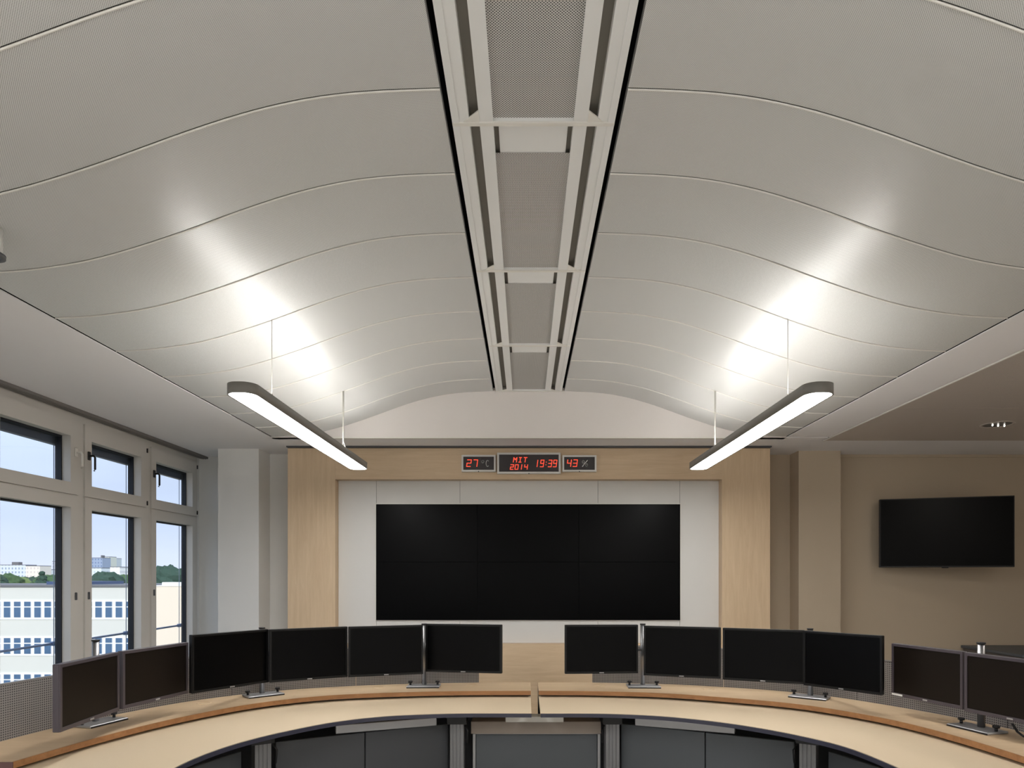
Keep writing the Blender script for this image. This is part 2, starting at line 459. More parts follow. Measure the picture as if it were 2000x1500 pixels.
# ------------------------------------------------------------------ windows
def window(i):
    y1 = WY1 - WP * i; y0 = y1 - WP
    w = struct(empty('window_%d' % (i + 1), (XL, y0, SILL)), 'tall grey framed window with a small upper sash', 'window')
    W = WP; H = ZC - SILL; T0, T1 = wz(945, 5.5) - SILL, wz(1000, 5.5) - SILL   # glass split
    T0 = E + 0.736 - SILL; T1 = E + 0.54 - SILL; GT = E + 1.104 - SILL; GB = 0.14
    f = MB()
    f.box(-0.12, 0, 0, 0.05, 0, H); f.box(-0.12, 0, W - 0.05, W, 0, H)
    f.box(-0.12, 0, 0.05, W - 0.05, H - 0.10, H); f.box(-0.12, 0, 0.05, W - 0.05, 0, 0.07)
    f.box(-0.12, 0, 0.05, W - 0.05, (T0 + T1) / 2 - 0.03, (T0 + T1) / 2 + 0.03)
    f.build('window_frame', M['winframe'], w)
    ga, gb = 0.12, W - 0.135
    for nm, (z0, z1, gz0, gz1) in (('upper_sash', ((T0 + T1) / 2 + 0.006, H - 0.075, T0, GT)), ('lower_sash', (0.045, (T0 + T1) / 2 - 0.006, GB, T1))):
        s = MB(); a0, a1 = 0.036, W - 0.036; xi, xo = 0.016, -0.075
        s.box(xo, xi, a0, ga, z0, z1); s.box(xo, xi, gb, a1, z0, z1)
        s.box(xo, xi, ga, gb, z0, gz0); s.box(xo, xi, ga, gb, gz1, z1)
        so = s.build(nm, M['winframe'], w)
        gk = MB(); t = 0.012; xa, xb = -0.1, -0.052
        gk.box(xa, xb, ga, ga + t, gz0, gz1); gk.box(xa, xb, gb - t, gb, gz0, gz1)
        gk.box(xa, xb, ga + t, gb - t, gz0, gz0 + t * .6); gk.box(xa, xb, ga + t, gb - t, gz1 - t, gz1)
        gk.build('gasket', M['gasket'], so)
        box('pane', M['glass'], -0.072, -0.068, ga + t, gb - t, gz0 + t * .6, gz1 - t, so)
        if nm == 'upper_sash':
            hy = 0.078 if i != 2 else W - 0.078
            if i == 3: hy = W - 0.078
            hz = (gz0 + gz1) / 2 + 0.06
            h = MB(); h.rbox(0.016, 0.028, hy - 0.014, hy + 0.014, hz - 0.035, hz + 0.035, 0.003)
            h.tube([(0.02, hy, hz), (0.06, hy, hz), (0.07, hy, hz - 0.015), (0.07, hy, hz - 0.11), (0.062, hy, hz - 0.125)], 0.0085)
            h.build('handle', M['white'] if i == 2 else M['black'], so)
            for zz in (z0 + 0.04, z1 - 0.05):
                hh = W - 0.04 if hy < 0.5 else 0.04
                MB().tube([(0.02, hh, zz - 0.02), (0.02, hh, zz + 0.02)], 0.007).build('hinge', M['black'], so)
        else:
            hy = 0.078 if i != 2 else W - 0.078
            hz = E - 0.165 - SILL
            MB().rbox(0.016, 0.024, hy - 0.012, hy + 0.012, hz - 0.03, hz + 0.03, 0.003).build('lock_plate', M['steeldark'], so)
    # blind box and guide wire outside
    box('blind_box', M['blind'], -0.17, -0.125, 0.05, W - 0.05, GT - 0.065, GT + 0.10, w)
    MB().tube([(-0.16, W - 0.075, 0), (-0.16, W - 0.075, GT)], 0.0035, 6).build('guide_wire', M['wireblue'], w)
    # fall guard bar outside
    gz = E - 0.54 - SILL
    g = MB(); g.tube([(-0.146, 0.0, gz - 0.004), (-0.146, W - 0.12, gz)], 0.0095, 8)
    g.rbox(-0.162, -0.128, W - 0.125, W - 0.025, gz - 0.017, gz + 0.017, 0.005)
    g.build('guard_bar', M['bluemetal'], w)
    return w
for i in range(NWIN): window(i)
sill = struct(box('sill_left', M['winframe'], XL - 0.02, XL + 0.14, WY0, WY1, SILL - 0.03, SILL), 'grey window sill board', 'window sill')
cr = MB(); cr.box(XL + 0.02, XL + 0.10, WY0, WY1 + 0.1, ZC - 0.022, ZC)
cr.box(XL + 0.045, XL + 0.052, WY0, WY1 + 0.1, ZC - 0.026, ZC - 0.022); cr.box(XL + 0.07, XL + 0.077, WY0, WY1 + 0.1, ZC - 0.026, ZC - 0.022)
tag(cr.build('curtain_rail', mat('rail_grey', (110, 106, 102), 0.5)), 'thin grey curtain rail on the ceiling above the windows', 'curtain rail')

# ------------------------------------------------------------------ pendant lamps
def stadium(W, L, r, n=10):
    """rounded rectangle centred at x=0, y from 0 to L"""
    P = []
    for (cx, cy, a0) in ((W / 2 - r, r, -90), (W / 2 - r, L - r, 0), (-W / 2 + r, L - r, 90), (-W / 2 + r, r, 180)):
        for k in range(n + 1):
            a = math.radians(a0 + 90 * k / n); P.append((cx + r * math.cos(a), cy + r * math.sin(a)))
    return P
LAMP_L, LAMP_W = 2.52, 0.16
def pendant():
    r = empty('pendant_lamp')
    out = stadium(LAMP_W, LAMP_L, 0.072); inn = [(x * (LAMP_W / 2 - 0.006) / (LAMP_W / 2), 0.006 + y * (LAMP_L - 0.012) / LAMP_L) for x, y in out]
    m = MB(); n = len(out)
    for (P, z) in ((out, 0), (out, 0.056), (inn, 0.056), (inn, 0)):
        for p in P: m.v.append((p[0], p[1], z))
    for a in range(4):
        for k in range(n):
            m.face([a * n + k, a * n + (k + 1) % n, ((a + 1) % 4) * n + (k + 1) % n, ((a + 1) % 4) * n + k], 0, a in (0, 2))
    m.build('housing', M['lampbody'], r)
    # inner spine keeps up and down light apart
    box('spine', M['white'], -0.05, 0.05, 0.08, LAMP_L - 0.08, 0.026, 0.030, r)
    hW = LAMP_W / 2 - 0.0065
    half = stadium(hW * 2, LAMP_L - 0.014, 0.068)
    mid = (LAMP_L - 0.014) / 2
    def halfpoly(y0, y1, flip):
        P = []
        r_ = 0.068
        for (cx, a0) in ((-hW + r_, 180), (hW - r_, 270)):
            for k in range(11):
                a = math.radians(a0 + 9 * k); P.append((cx + r_ * math.cos(a), r_ + r_ * math.sin(a)))
        P += [(hW, mid - 0.003), (-hW, mid - 0.003)]
        P = [(x, y + 0.007) for x, y in P]
        if flip: P = [(x, LAMP_L - y) for x, y in P][::-1]
        return P
    for fl in (False, True):
        MB().prism(halfpoly(0, mid, fl), 0.003, 0.008).build('diffuser', M['lampdown'], r)
    # bulging cover of the uplight
    u = MB(); K = 10; hw = 0.026
    for yy in (0.16, LAMP_L - 0.1):
        for k in range(K + 1):
            a = PI * k / K; u.v.append((hw * math.cos(a), yy, 0.044 + 0.040 * math.sin(a)))
    for k in range(K): u.face([k, k + 1, K + 2 + k, K + 1 + k], 0, True)
    u.face(list(range(K + 1))); u.face(list(range(K + 1, 2 * K + 2))[::-1]); u.face([0, K + 1, 2 * K + 1, K])
    MB().box(-0.066, 0.066, 0.08, LAMP_L - 0.08, 0.038, 0.042).build('reflector', M['white'], r)
    u.build('uplight_cover', M['lampup'], r)
    return r
def add_wires(r, lx):
    for j, yy in enumerate((0.46, 1.96)):
        top = prof(abs(r.location.x - X0)) - r.location.z
        w = MB().tube([(0, yy, 0.095), (0, yy, top)], 0.0022, 6)
        w.build('suspension_wire', M['wire'], r)
        g = MB().tube([(0, yy, 0.085), (0, yy, 0.115)], 0.006, 8)
        g.tube([(0, yy, 0.09), (-0.06, yy, 0.05)], 0.0028, 6); g.tube([(0, yy, 0.09), (0.06, yy, 0.05)], 0.0028, 6)
        g.build('wire_grip', M['wire'], r)
        if j == 1:
            MB().tube([(0.008, yy, top), (0.006, yy, 0.14), (0.02, yy + 0.03, 0.075), (0.03, yy + 0.09, 0.052)], 0.0045, 8).build('power_cable', M['wire'], r)
    # small canopy on the vault
LZ = E + 0.939
lamp = pendant()
reg(lamp)
lamps = []
for i, (lx, ly, lb) in enumerate(((X0 - 1.505, 3.41, 'slim grey pendant lamp glowing white, hanging on the window side'),
                                  (X0 + 1.495, 3.41, 'slim grey pendant lamp glowing white, hanging on the television side'),
                                  (X0 - 1.505, -1.60, 'slim grey pendant lamp on the window side behind the camera'),
                                  (X0 + 1.495, -1.60, 'slim grey pendant lamp on the television side behind the camera'))):
    o = lamp if i == 0 else copy_tree(lamp)
    o.location = (lx, ly, LZ); lamps.append(o)
    tag(o, lb, 'pendant lamp', 'pendant lamps under the vault')
for o in lamps: add_wires(o, 0)
for o in lamps[2:]:      # area lights added at the unseen rear lamps to lift ambient light
    for up, pw_ in ((0, 60), (1, 38)):
        L = bpy.data.lights.new('ambient_fill', 'AREA'); L.shape = 'RECTANGLE'; L.size = 0.13; L.size_y = 2.4; L.energy = pw_; L.color = (1, 0.98, 0.95)
        lo = bpy.data.objects.new('ambient_fill', L); COL.objects.link(lo)
        lo.location = (o.location.x, o.location.y + 1.26, LZ + (0.06 if up else -0.004)); lo.rotation_euler = (PI if up else 0, 0, 0)


# spotlight at the window-side edge of the vault
sx, sy = -2.055, 2.55; zt = prof(abs(sx - X0))
sp = tag(empty('ceiling_spotlight', (sx, sy, zt)), 'small round white spotlight mounted under the vault near the windows', 'spotlight')
MB().lathe([(0.0, 0.0), (0.042, 0.0), (0.042, -0.1), (0.0, -0.1)], 0, 0).build('body', M['beam'], sp)
MB().lathe([(0.03, -0.1), (0.052, -0.1), (0.052, -0.112), (0.030, -0.112), (0.03, -0.1)], 0, 0).build('ring', M['steel'], sp)
MB().lathe([(0.0, -0.106), (0.03, -0.106), (0.03, -0.1), (0, -0.1)], 0, 0).build('lens', emit('spot_lens', (255, 250, 240), 3), sp)

# recessed downlight on the television side
BULB = emit('downlight_bulb', (255, 248, 235), 3.0)
dl = empty('recessed_downlight')
MB().lathe([(0.105, 0.0), (0.13, 0.0), (0.13, -0.004), (0.108, -0.006), (0.105, 0.0)], 0, 0, 32).build('ring', M['panelceil'], dl)
MB().lathe([(0.0, -0.001), (0.105, -0.003)], 0, 0, 32).build('reflector', M['chrome'], dl)
for (bx, by) in ((-0.05, -0.01), (0.012, 0.01), (0.07, 0.015)):
    MB().tube([(bx - 0.010, by - 0.015, -0.01), (bx + 0.010, by + 0.015, -0.01)], 0.006, 8).build('bulb', BULB, dl)
reg(dl)
for k, (dx, dy, lb, pw_) in enumerate(((4.07, 5.74, 'round recessed downlight in the ceiling in front of the television', 2), (4.07, 3.3, 'unseen downlight added to light the television side aisle', 16),
                             (4.07, 0.9, 'unseen downlight added over the aisle beside the camera', 16), (4.07, -1.5, 'unseen downlight added over the aisle behind the camera', 16))):
    o = dl if k == 0 else copy_tree(dl)  # all but the first are added out of view for extra side light
    o.location = (dx, dy, ZC - 0.002); tag(o, lb, 'downlight', 'recessed downlights on the television side')
    L = bpy.data.lights.new('downlight_beam', 'AREA'); L.shape = 'DISK'; L.size = 0.18; L.energy = pw_; L.color = (1, 0.93, 0.84)
    lo = bpy.data.objects.new('downlight_beam', L); COL.objects.link(lo); lo.location = (dx, dy, ZC - 0.03)

# ------------------------------------------------------------------ wood surround with grey panels and video wall
ws = tag(empty('wood_surround', (0.03, YW, 0)), 'light maple surround framing the grey panels and video wall', 'wall surround')
WL, WR = wx(562, YW), wx(1504, YW); IL, IR = wx(655, YW), wx(1410, YW)
WT = ZC - 0.016; IT = wz(936, YW); BT = wz(1258, YW)
def rel(mb): # shift into the surround's own space
    mb.v = [(x - 0.03, y - YW, z) for x, y, z in mb.v]; return mb
rel(MB().box(WL, IL - 0.001, YW, YW + 0.4, 0, WT)).build('side_panel', M['wood_v'], ws)
rel(MB().box(IR + 0.001, WR, YW, YW + 0.4, 0, WT)).build('side_panel', M['wood_v'], ws)
rel(MB().box(IL, IR, YW, YW + 0.4, IT, WT)).build('top_panel', M['wood_h'], ws)
rel(MB().box(IL, IR, YW, YW + 0.4, 0, BT)).build('base_panel', M['wood_h'], ws)
YP = 6.855
pw = tag(empty('panel_wall', (0.03, YP, BT)), 'pale grey panel field around the black video wall', 'wall panelling')
SXL, SXR = wx(735, 6.85), wx(1328, 6.85); SZT, SZB = wz(985, 6.85), wz(1211, 6.85)
c1, c2 = wx(898, 6.85), wx(1168, 6.85)
def gp_(x0, x1, z0, z1):
    g = 0.0018
    MB().box(x0 + g - 0.03, x1 - g - 0.03, 0, 0.012, z0 + g - BT, z1 - g - BT).build('panel', M['greypanel'], pw)
gp_(IL, SXL, BT, IT); gp_(SXR, IR, BT, IT)
for a, b_ in ((SXL, c1), (c1, c2), (c2, SXR)):
    gp_(a, b_, SZT, IT); gp_(a, b_, BT, SZB)
MB().box(IL - 0.03, IR - 0.03, 0.013, 0.02, 0, IT - BT).build('backing', M['steeldark'], pw)
t = MB(); e = 0.012
for (a, b_, c_, d_) in ((SXL - e, SXL - 0.001, SZB - e, SZT + e), (SXR + 0.001, SXR + e, SZB - e, SZT + e), (SXL, SXR, SZT + 0.001, SZT + e), (SXL, SXR, SZB - e, SZB - 0.001)):
    t.box(a - 0.03, b_ - 0.03, -0.006, 0.0, c_ - BT, d_ - BT)
t.build('screen_trim', M['white'], pw)
DW, DH = (SXR - SXL) / 3, (SZT - SZB) / 2
names = [('upper', SZB + DH), ('lower', SZB)]
first = None
for r_, (rn, zz) in enumerate(names):
    for k in range(3):
        where = ('towards the windows', 'in the middle', 'towards the television')[k]
        if first is None:
            first = empty('video_wall_display')
            MB().box(-DW / 2 + 0.0003, DW / 2 - 0.0003, 0, 0.03, 0.0003, DH - 0.0003).build('bezel', M['vwbezel'], first)
            MB().box(-DW / 2 + 0.004, DW / 2 - 0.004, -0.002, 0.0, 0.004, DH - 0.004).build('screen', M['videowall'], first)
            reg(first); o = first
        else: o = copy_tree(first)
        o.location = (SXL + DW * (k + 0.5), YP - 0.018, zz)
        tag(o, 'black switched-off video wall display, %s row, %s' % (rn, where), 'display', 'video wall displays')

# ------------------------------------------------------------------ LED clock displays
SEG = {'0': 'abcdef', '2': 'abged', '3': 'abgcd', '4': 'fgbc', '7': 'abc', '9': 'abcdfg'}
SL = {'a': ((0, 1), (1, 1)), 'b': ((1, 1), (1, .5)), 'c': ((1, .5), (1, 0)), 'd': ((0, 0), (1, 0)), 'e': ((0, 0), (0, .5)), 'f': ((0, .5), (0, 1)), 'g': ((0, .5), (1, .5))}
GL = {'M': [((0, 0), (0, 1)), ((1, 0), (1, 1)), ((0, 1), (.5, .5)), ((1, 1), (.5, .5))], 'I': [((.5, 0), (.5, 1)), ((.1, 1), (.9, 1)), ((.1, 0), (.9, 0))],
      'T': [((.5, 0), (.5, 1)), ((0, 1), (1, 1))], ':': [((.5, .27), (.5, .33)), ((.5, .67), (.5, .73))],
      '%': [((.05, 0), (.95, 1))], 'C': []}
def ring(cx, cy, rx, ry, a0=0, a1=360, n=14):
    P = [(cx + rx * math.cos(math.radians(a0 + (a1 - a0) * k / n)), cy + ry * math.sin(math.radians(a0 + (a1 - a0) * k / n))) for k in range(n + 1)]
    return list(zip(P[:-1], P[1:]))
GL['%'] += ring(.2, .76, .17, .22) + ring(.8, .24, .17, .22)
GL['1'] = [((.6, 0), (.6, 1))]
GL['C'] = ring(.5, .5, .5, .5, 50, 310)
GL['d'] = ring(.5, .8, .4, .2)
def strokes(mb, ch, x, z, w, h, t, shear=0.0):
    L = [SL[k] for k in SEG[ch]] if ch in SEG else GL[ch]
    for (p, q) in L:
        a = Vector((x + p[0] * w + shear * p[1] * h, z + p[1] * h)); b_ = Vector((x + q[0] * w + shear * q[1] * h, z + q[1] * h))
        d = (b_ - a).normalized(); n = Vector((-d.y, d.x)) * t / 2; a = a - d * t * .3; b_ = b_ + d * t * .3
        mb.prism_xz([tuple(a + n), tuple(a - n), tuple(b_ - n), tuple(b_ + n)], -0.0035, 0.0)
YD = 6.70; sc = YD / F
def led(px0, px1, py0, py1, texts, name, label, fr):
    x0, x1, z1, z0 = wx(px0, YD), wx(px1, YD), wz(py0, YD), wz(py1, YD)
    cx = (x0 + x1) / 2
    r = tag(empty(name, (cx, YD, z0)), label, 'display'); W, H = x1 - x0, z1 - z0
    m = MB(); b = fr
    m.box(-W / 2, W / 2, 0.012, YW - YD, 0, H)
    m.box(-W / 2, -W / 2 + b, 0, 0.012, 0, H); m.box(W / 2 - b, W / 2, 0, 0.012, 0, H)
    m.box(-W / 2 + b, W / 2 - b, 0, 0.012, 0, b); m.box(-W / 2 + b, W / 2 - b, 0, 0.012, H - b, H)
    m.build('frame', M['clockframe'], r)
    MB().box(-W / 2 + b, W / 2 - b, 0.005, 0.012, b, H - b).build('face', M['clockface'], r)
    MB().tube([(0, 0.003, -0.004), (0, 0.003, 0.006)], 0.005, 8).build('sensor', M['black'], r)
    for (txt, a0, a1, b0, b1, kind) in texts:
        n = len(txt); tot = (a1 - a0) * sc; h = (b1 - b0) * sc; wdt = [0.35 if ch == ':' else 1 for ch in txt]
        cell = tot / (sum(wdt) + 0.62 * (n - 1)); xx = wx(a0, YD) - cx - (0.12 * h if kind == 'led' else 0) * 0.5; zz = wz(b1, YD) - z0
        th = 0.0075 if kind == 'led' else 0.007
        for ch, ww in zip(txt, wdt):
            q = MB(); strokes(q, ch, xx, zz, cell * ww, h, th, 0.14 if kind == 'led' else 0.0); xx += cell * (ww + 0.62)
            q.v = [(x, y + 0.005, z) for x, y, z in q.v]
            o = q.build('colon' if ch == ':' else 'led_character' if kind == 'led' else 'unit_symbol', M['led'] if kind == 'led' else M['unit'], r)
led(901.5, 968, 888.5, 921, [('27', 912, 932, 898, 911, 'led'), ('dC', 940, 955, 899, 911, 'u')], 'temperature_display', 'small framed display reading 27 degrees in red digits', 0.017)
led(971, 1095, 884, 925, [('MIT', 1003, 1029, 893.5, 902.5, 'led'), ('2014', 997, 1030, 907.5, 916.5, 'led'), ('19:39', 1046, 1087, 898.5, 911.5, 'led')], 'digital_clock', 'wide framed LED clock showing MIT 2014 and 19:39', 0.019)
led(1098.5, 1165, 889, 921, [('43', 1108, 1127, 898, 911, 'led'), ('%', 1137, 1148, 899, 911, 'u')], 'humidity_display', 'small framed display reading 43 percent in red digits', 0.017)

# ------------------------------------------------------------------ television and sideboard
Lp, Rp = Vector((3.755, 7.06)), Vector((4.925, 6.70)); d = Rp - Lp
tv = tag(empty('wall_television_set', (Lp.x, Lp.y, E + 0.085), math.atan2(d.y, d.x)), 'large black television turned out from the beige wall', 'television')
tw, th = d.length, 0.722
MB().rbox(0, tw, 0, 0.045, 0, th, 0.004).build('housing', M['black'], tv)
MB().box(0.010, tw - 0.010, -0.0015, 0.0, 0.014, th - 0.010).build('screen', M['screen'], tv)
MB().rbox(tw / 2 - 0.03, tw / 2 + 0.03, 0.005, 0.03, -0.008, 0, 0.002).build('sensor', M['black'], tv)
w_ = MB(); 
ang = math.atan2(d.y, d.x)
inv = Matrix.Rotation(-ang, 3, 'Z')
pl = inv @ Vector((4.35 - Lp.x, 7.19 - Lp.y, 0))
w_.tube([(tw / 2, 0.046, th / 2), (pl.x, pl.y, th / 2)], 0.025, 8)
w_.build('wall_arm', M['steeldark'], tv)
sb = tag(empty('sideboard', (5.55, 6.75, 0)), 'low dark grey sideboard standing against the television wall', 'sideboard')
MB().rbox(-0.83, 0.83, -0.44, 0.43, 0.08, 0.82, 0.004).build('body', M['sidebrd'], sb)
MB().rbox(-0.85, 0.83, -0.46, 0.44, 0.82, 0.848, 0.004).build('top', M['steel'], sb)
for k in range(2):
    dd = MB().rbox(-0.82 + k * 0.82, -0.004 + k * 0.82, -0.458, -0.441, 0.1, 0.81, 0.003).build('door', M['sidebrd'], sb)
    MB().tube([(-0.06 + k * 0.12, -0.475, 0.45), (-0.06 + k * 0.12, -0.475, 0.6)], 0.006, 8).build('handle', M['alu'], dd)
MB().box(-0.8, 0.8, -0.4, 0.4, 0, 0.08).build('plinth', M['black'], sb)

# ------------------------------------------------------------------ curved control desk
def cr_curve(P, n=48):
    P = [Vector(p) for p in P]; out = []
    ext = [P[0] * 2 - P[1]] + P + [P[-1] * 2 - P[-2]]
    seg = len(P) - 1; per = max(3, n // seg)
    for i in range(seg):
        p0, p1, p2, p3 = ext[i:i + 4]
        for k in range(per):
            t = k / per
            out.append(0.5 * ((2 * p1) + (p2 - p0) * t + (2 * p0 - 5 * p1 + 4 * p2 - p3) * t * t + (3 * p1 - p0 - 3 * p2 + p3) * t ** 3))
    out.append(P[-1].copy())
    # resample by length
    L = [0]
    for a, b_ in zip(out[:-1], out[1:]): L.append(L[-1] + (b_ - a).length)
    res = []
    for k in range(n + 1):
        s = L[-1] * k / n; j = 0
        while j < len(L) - 2 and L[j + 1] < s: j += 1
        t = (s - L[j]) / max(1e-9, L[j + 1] - L[j]); res.append(out[j].lerp(out[j + 1], min(1, t)))
    # light smoothing
    for _ in range(3):
        res = [res[0]] + [(res[i - 1] + res[i] * 2 + res[i + 1]) / 4 for i in range(1, n)] + [res[n]]
    return res
def offset(C, dist):
    out = []
    for i, p in enumerate(C):
        d = (C[min(i + 1, len(C) - 1)] - C[max(i - 1, 0)]).normalized(); out.append(p + Vector((-d.y, d.x)) * dist)
    return out
def ribbon(A, B, z0, z1):
    m = MB(); n = len(A); uvl = 0
    b = len(m.v)
    for i in range(n):
        for p, z in ((A[i], z0), (B[i], z0), (B[i], z1), (A[i], z1)): m.v.append((p.x, p.y, z))
        if i: uvl += (A[i] - A[i - 1]).length
        for k in range(4): m.uv[b + 4 * i + k] = (uvl, z0 if k < 2 else z1)
    for i in range(n - 1):
        o = b + 4 * i
        for k in range(4): m.face([o + k, o + (k + 1) % 4, o + 4 + (k + 1) % 4, o + 4 + k], 0, False)
    m.face([b, b + 1, b + 2, b + 3]); o = b + 4 * (n - 1); m.face([o, o + 3, o + 2, o + 1])
    return m
SH = {'L': dict(
        sf=[(.037, 4.735), (-.4, 4.73), (-.8, 4.69), (-1.225, 4.60), (-1.48, 4.485), (-1.72, 4.29), (-1.89, 4.06), (-2.06, 3.72), (-2.19, 3.3), (-2.262, 2.93)],
        sb=[(.037, 5.11), (-.352, 5.10), (-.876, 5.04), (-1.312, 4.935), (-1.65, 4.80), (-1.86, 4.67), (-2.17, 4.37), (-2.37, 4.02), (-2.532, 3.595), (-2.60, 3.24), (-2.65, 2.93)],
        wf=[(.037, 4.35), (-.36, 4.355), (-.654, 4.325), (-.94, 4.25), (-1.187, 4.09), (-1.383, 3.86), (-1.495, 3.69), (-1.58, 3.50), (-1.63, 3.30), (-1.645, 3.1), (-1.65, 2.3)],
        wb=[(.037, 4.92), (-.4, 4.91), (-.85, 4.86), (-1.27, 4.75), (-1.56, 4.63), (-1.80, 4.45), (-2.01, 4.2), (-2.20, 3.85), (-2.33, 3.42), (-2.41, 3.0), (-2.44, 2.3)]),
      'R': dict(
        sf=[(.094, 4.735), (.45, 4.725), (.97, 4.64), (1.42, 4.44), (1.64, 4.32), (1.85, 4.14), (2.08, 3.80), (2.2, 3.42), (2.26, 3.02), (2.28, 2.6)],
        sb=[(.094, 5.11), (.485, 5.10), (1.06, 5.03), (1.6, 4.83), (1.88, 4.68), (2.09, 4.49), (2.317, 4.164), (2.49, 3.83), (2.61, 3.48), (2.66, 3.1), (2.68, 2.6)],
        wf=[(.094, 4.35), (.512, 4.345), (.895, 4.26), (1.228, 4.07), (1.44, 3.875), (1.567, 3.714), (1.683, 3.508), (1.735, 3.24), (1.75, 3.0), (1.755, 2.3)],
        wb=[(.094, 4.92), (.47, 4.91), (1.0, 4.83), (1.5, 4.63), (1.76, 4.49), (1.98, 4.28), (2.21, 3.95), (2.35, 3.5), (2.43, 3.0), (2.46, 2.3)])}
TOPW, TOPS = 0.735, 0.78
def extrusion(mb, w, d, z0, z1):
    """column with grooved faces"""
    P = []; n = 4; st = w / n
    xs = -w / 2
    for k in range(n):
        P += [(xs + 0.002, -d / 2), (xs + st - 0.004, -d / 2), (xs + st - 0.004, -d / 2 + 0.006), (xs + st + 0.001, -d / 2 + 0.006)] if k < n - 1 else [(xs + 0.002, -d / 2), (xs + st, -d / 2)]
        xs += st
    P += [(w / 2, d / 2), (-w / 2, d / 2)]
    return mb.prism(P, z0, z1)
def panel_between(a, b_, z0, z1, t, name, m, parent, rr=0.003):
    a, b_ = Vector(a), Vector(b_); dd = b_ - a
    return MB().rbox(0, dd.length, 0, t, z0, z1, rr).build(name, m, parent, (a.x, a.y, 0), math.atan2(dd.y, dd.x))
for side, lab in (('L', 'window side half of the curved control desk in pale wood'), ('R', 'television side half of the curved control desk in pale wood')):
    S = SH[side]; sg = -1 if side == 'L' else 1
    r = tag(empty('control_desk', (0, 0, 0)), lab, 'desk', 'two halves of the curved control desk')
    n = 60
    S['wf'] = [(x if abs(x - .0655) < .03 else x * .961, y * .961) for x, y in S['wf']]
    sf, sb_, wf, wb = (cr_curve(S[k], n) for k in ('sf', 'sb', 'wf', 'wb'))
    ribbon(wf, wb, TOPW - 0.024, TOPW).build('worktop', M['worktop'], r)
    ebi = offset(wf, -0.006 if side == 'R' else 0.006)
    eb = ribbon(ebi, wf, TOPW - 0.026, TOPW - 0.003).build('edge_band', M['edgedark'], r)
    eb['label'] = 'dark front edge of the worktop'
    sh = ribbon(sf, sb_, TOPS - 0.028, TOPS).build('shelf', M['shelfwood'], r)
    sei = offset(sf, -0.008 if side == 'R' else 0.008)
    se = ribbon(sei, sf, TOPS - 0.030, TOPS - 0.0005).build('shelf_edge', M['edge'], r)
    se['label'] = 'orange-brown beech edge of the monitor shelf'
    if side == 'L':
        e0, e1 = sf[-1], sb_[-1]
        ec = box('end_cap', mat('end_cap_brown', (92, 66, 66), 0.5), min(e0.x, e1.x), max(e0.x, e1.x) + 0.008, e0.y - 0.006, e0.y - 0.0005, TOPS - 0.03, TOPS - 0.0005, r)
        ec['label'] = 'dark reddish end of the shelf'
    ra, rb = [f.lerp(b_, 0.12) for f, b_ in zip(sf, sb_)], [f.lerp(b_, 0.17) for f, b_ in zip(sf, sb_)]
    ribbon(ra, rb, TOPW, TOPS - 0.028).build('riser', M['black'], r)
    # rear cladding
    qa, qb = [f.lerp(b_, 0.94) for f, b_ in zip(sf, sb_)], [f.lerp(b_, 0.98) for f, b_ in zip(sf, sb_)]
    ribbon(qa, qb, 0.0, TOPS - 0.028).build('back_panel', M['steeldark'], r)
    # perforated screens standing at the back of the shelf
    total = n; i0 = int(n * (0.105 if side == 'L' else 0.105))
    cuts = [i0, 20, 33, 46, n] 
    for a, b_ in zip(cuts[:-1], cuts[1:]):
        A = sb_[a:b_ + 1]; A = [p.copy() for p in A]
        dd = (A[-1] - A[-2]).normalized(); A[-1] = A[-1] - dd * 0.004
        inner = offset(A, 0.014 if side == 'R' else -0.014)
        s_ = ribbon(inner, A, TOPS - 0.028 + 0.028, E - 0.542).build('desk_screen', M['dsk_perf'], r)
        cap = ribbon([p for p in offset(A, 0.016 if side == 'R' else -0.016)], [p for p in offset(A, -0.002 if side == 'R' else 0.002)], E - 0.542, E - 0.536).build('top_rail', M['alu'], s_)
    # cable grommets on the shelf
    for t in ((0.12, 0.33, 0.5, 0.7, 0.86) if side == 'R' else (0.12, 0.3, 0.5, 0.63, 0.82)):
        i = int(t * n); p = sf[i].lerp(sb_[i], 0.66)
        if any((p - Vector(q)).length < 0.2 for q in ((-2.39, 3.70), (-1.812, 4.575), (-.752, 4.94), (.868, 4.93), (1.92, 4.49), (2.43, 3.55))): continue
        m = MB().lathe([(0.0, TOPS + 0.0005), (0.036, TOPS + 0.0005), (0.04, TOPS + 0.004), (0.045, TOPS)], 0, 0, 20)
        m.build('cable_grommet', M['shelfwood'], r, (p.x, p.y, 0))
    # legs
    legs = [(-0.467, 4.57), (-1.60, 4.03), (-1.98, 2.95)] if side == 'L' else [(0.590, 4.57), (1.715, 4.03), (2.07, 2.95)]
    angs = [0.0, sg * -0.55, sg * -1.35]
    for (lx, ly), an in zip(legs, angs):
        lg = extrusion(MB(), 0.094, 0.11, 0.012, 0.59).build('leg', M['extr'], r, (lx, ly, 0), an)
        MB().box(-0.065, 0.065, -0.06, 0.16, 0.59, TOPW - 0.024).build('leg_head', M['black'], lg)
        MB().rbox(-0.06, 0.06, -0.25, 0.3, 0.0, 0.012, 0.003).build('foot', M['steeldark'], lg)
        MB().tube([(-sg * 0.055 - sg * 0.003, -0.06, 0.585), (-sg * 0.075, -0.07, 0.55), (-sg * 0.07, -0.07, 0.47)], 0.007, 6).build('cable_hook', M['black'], lg)
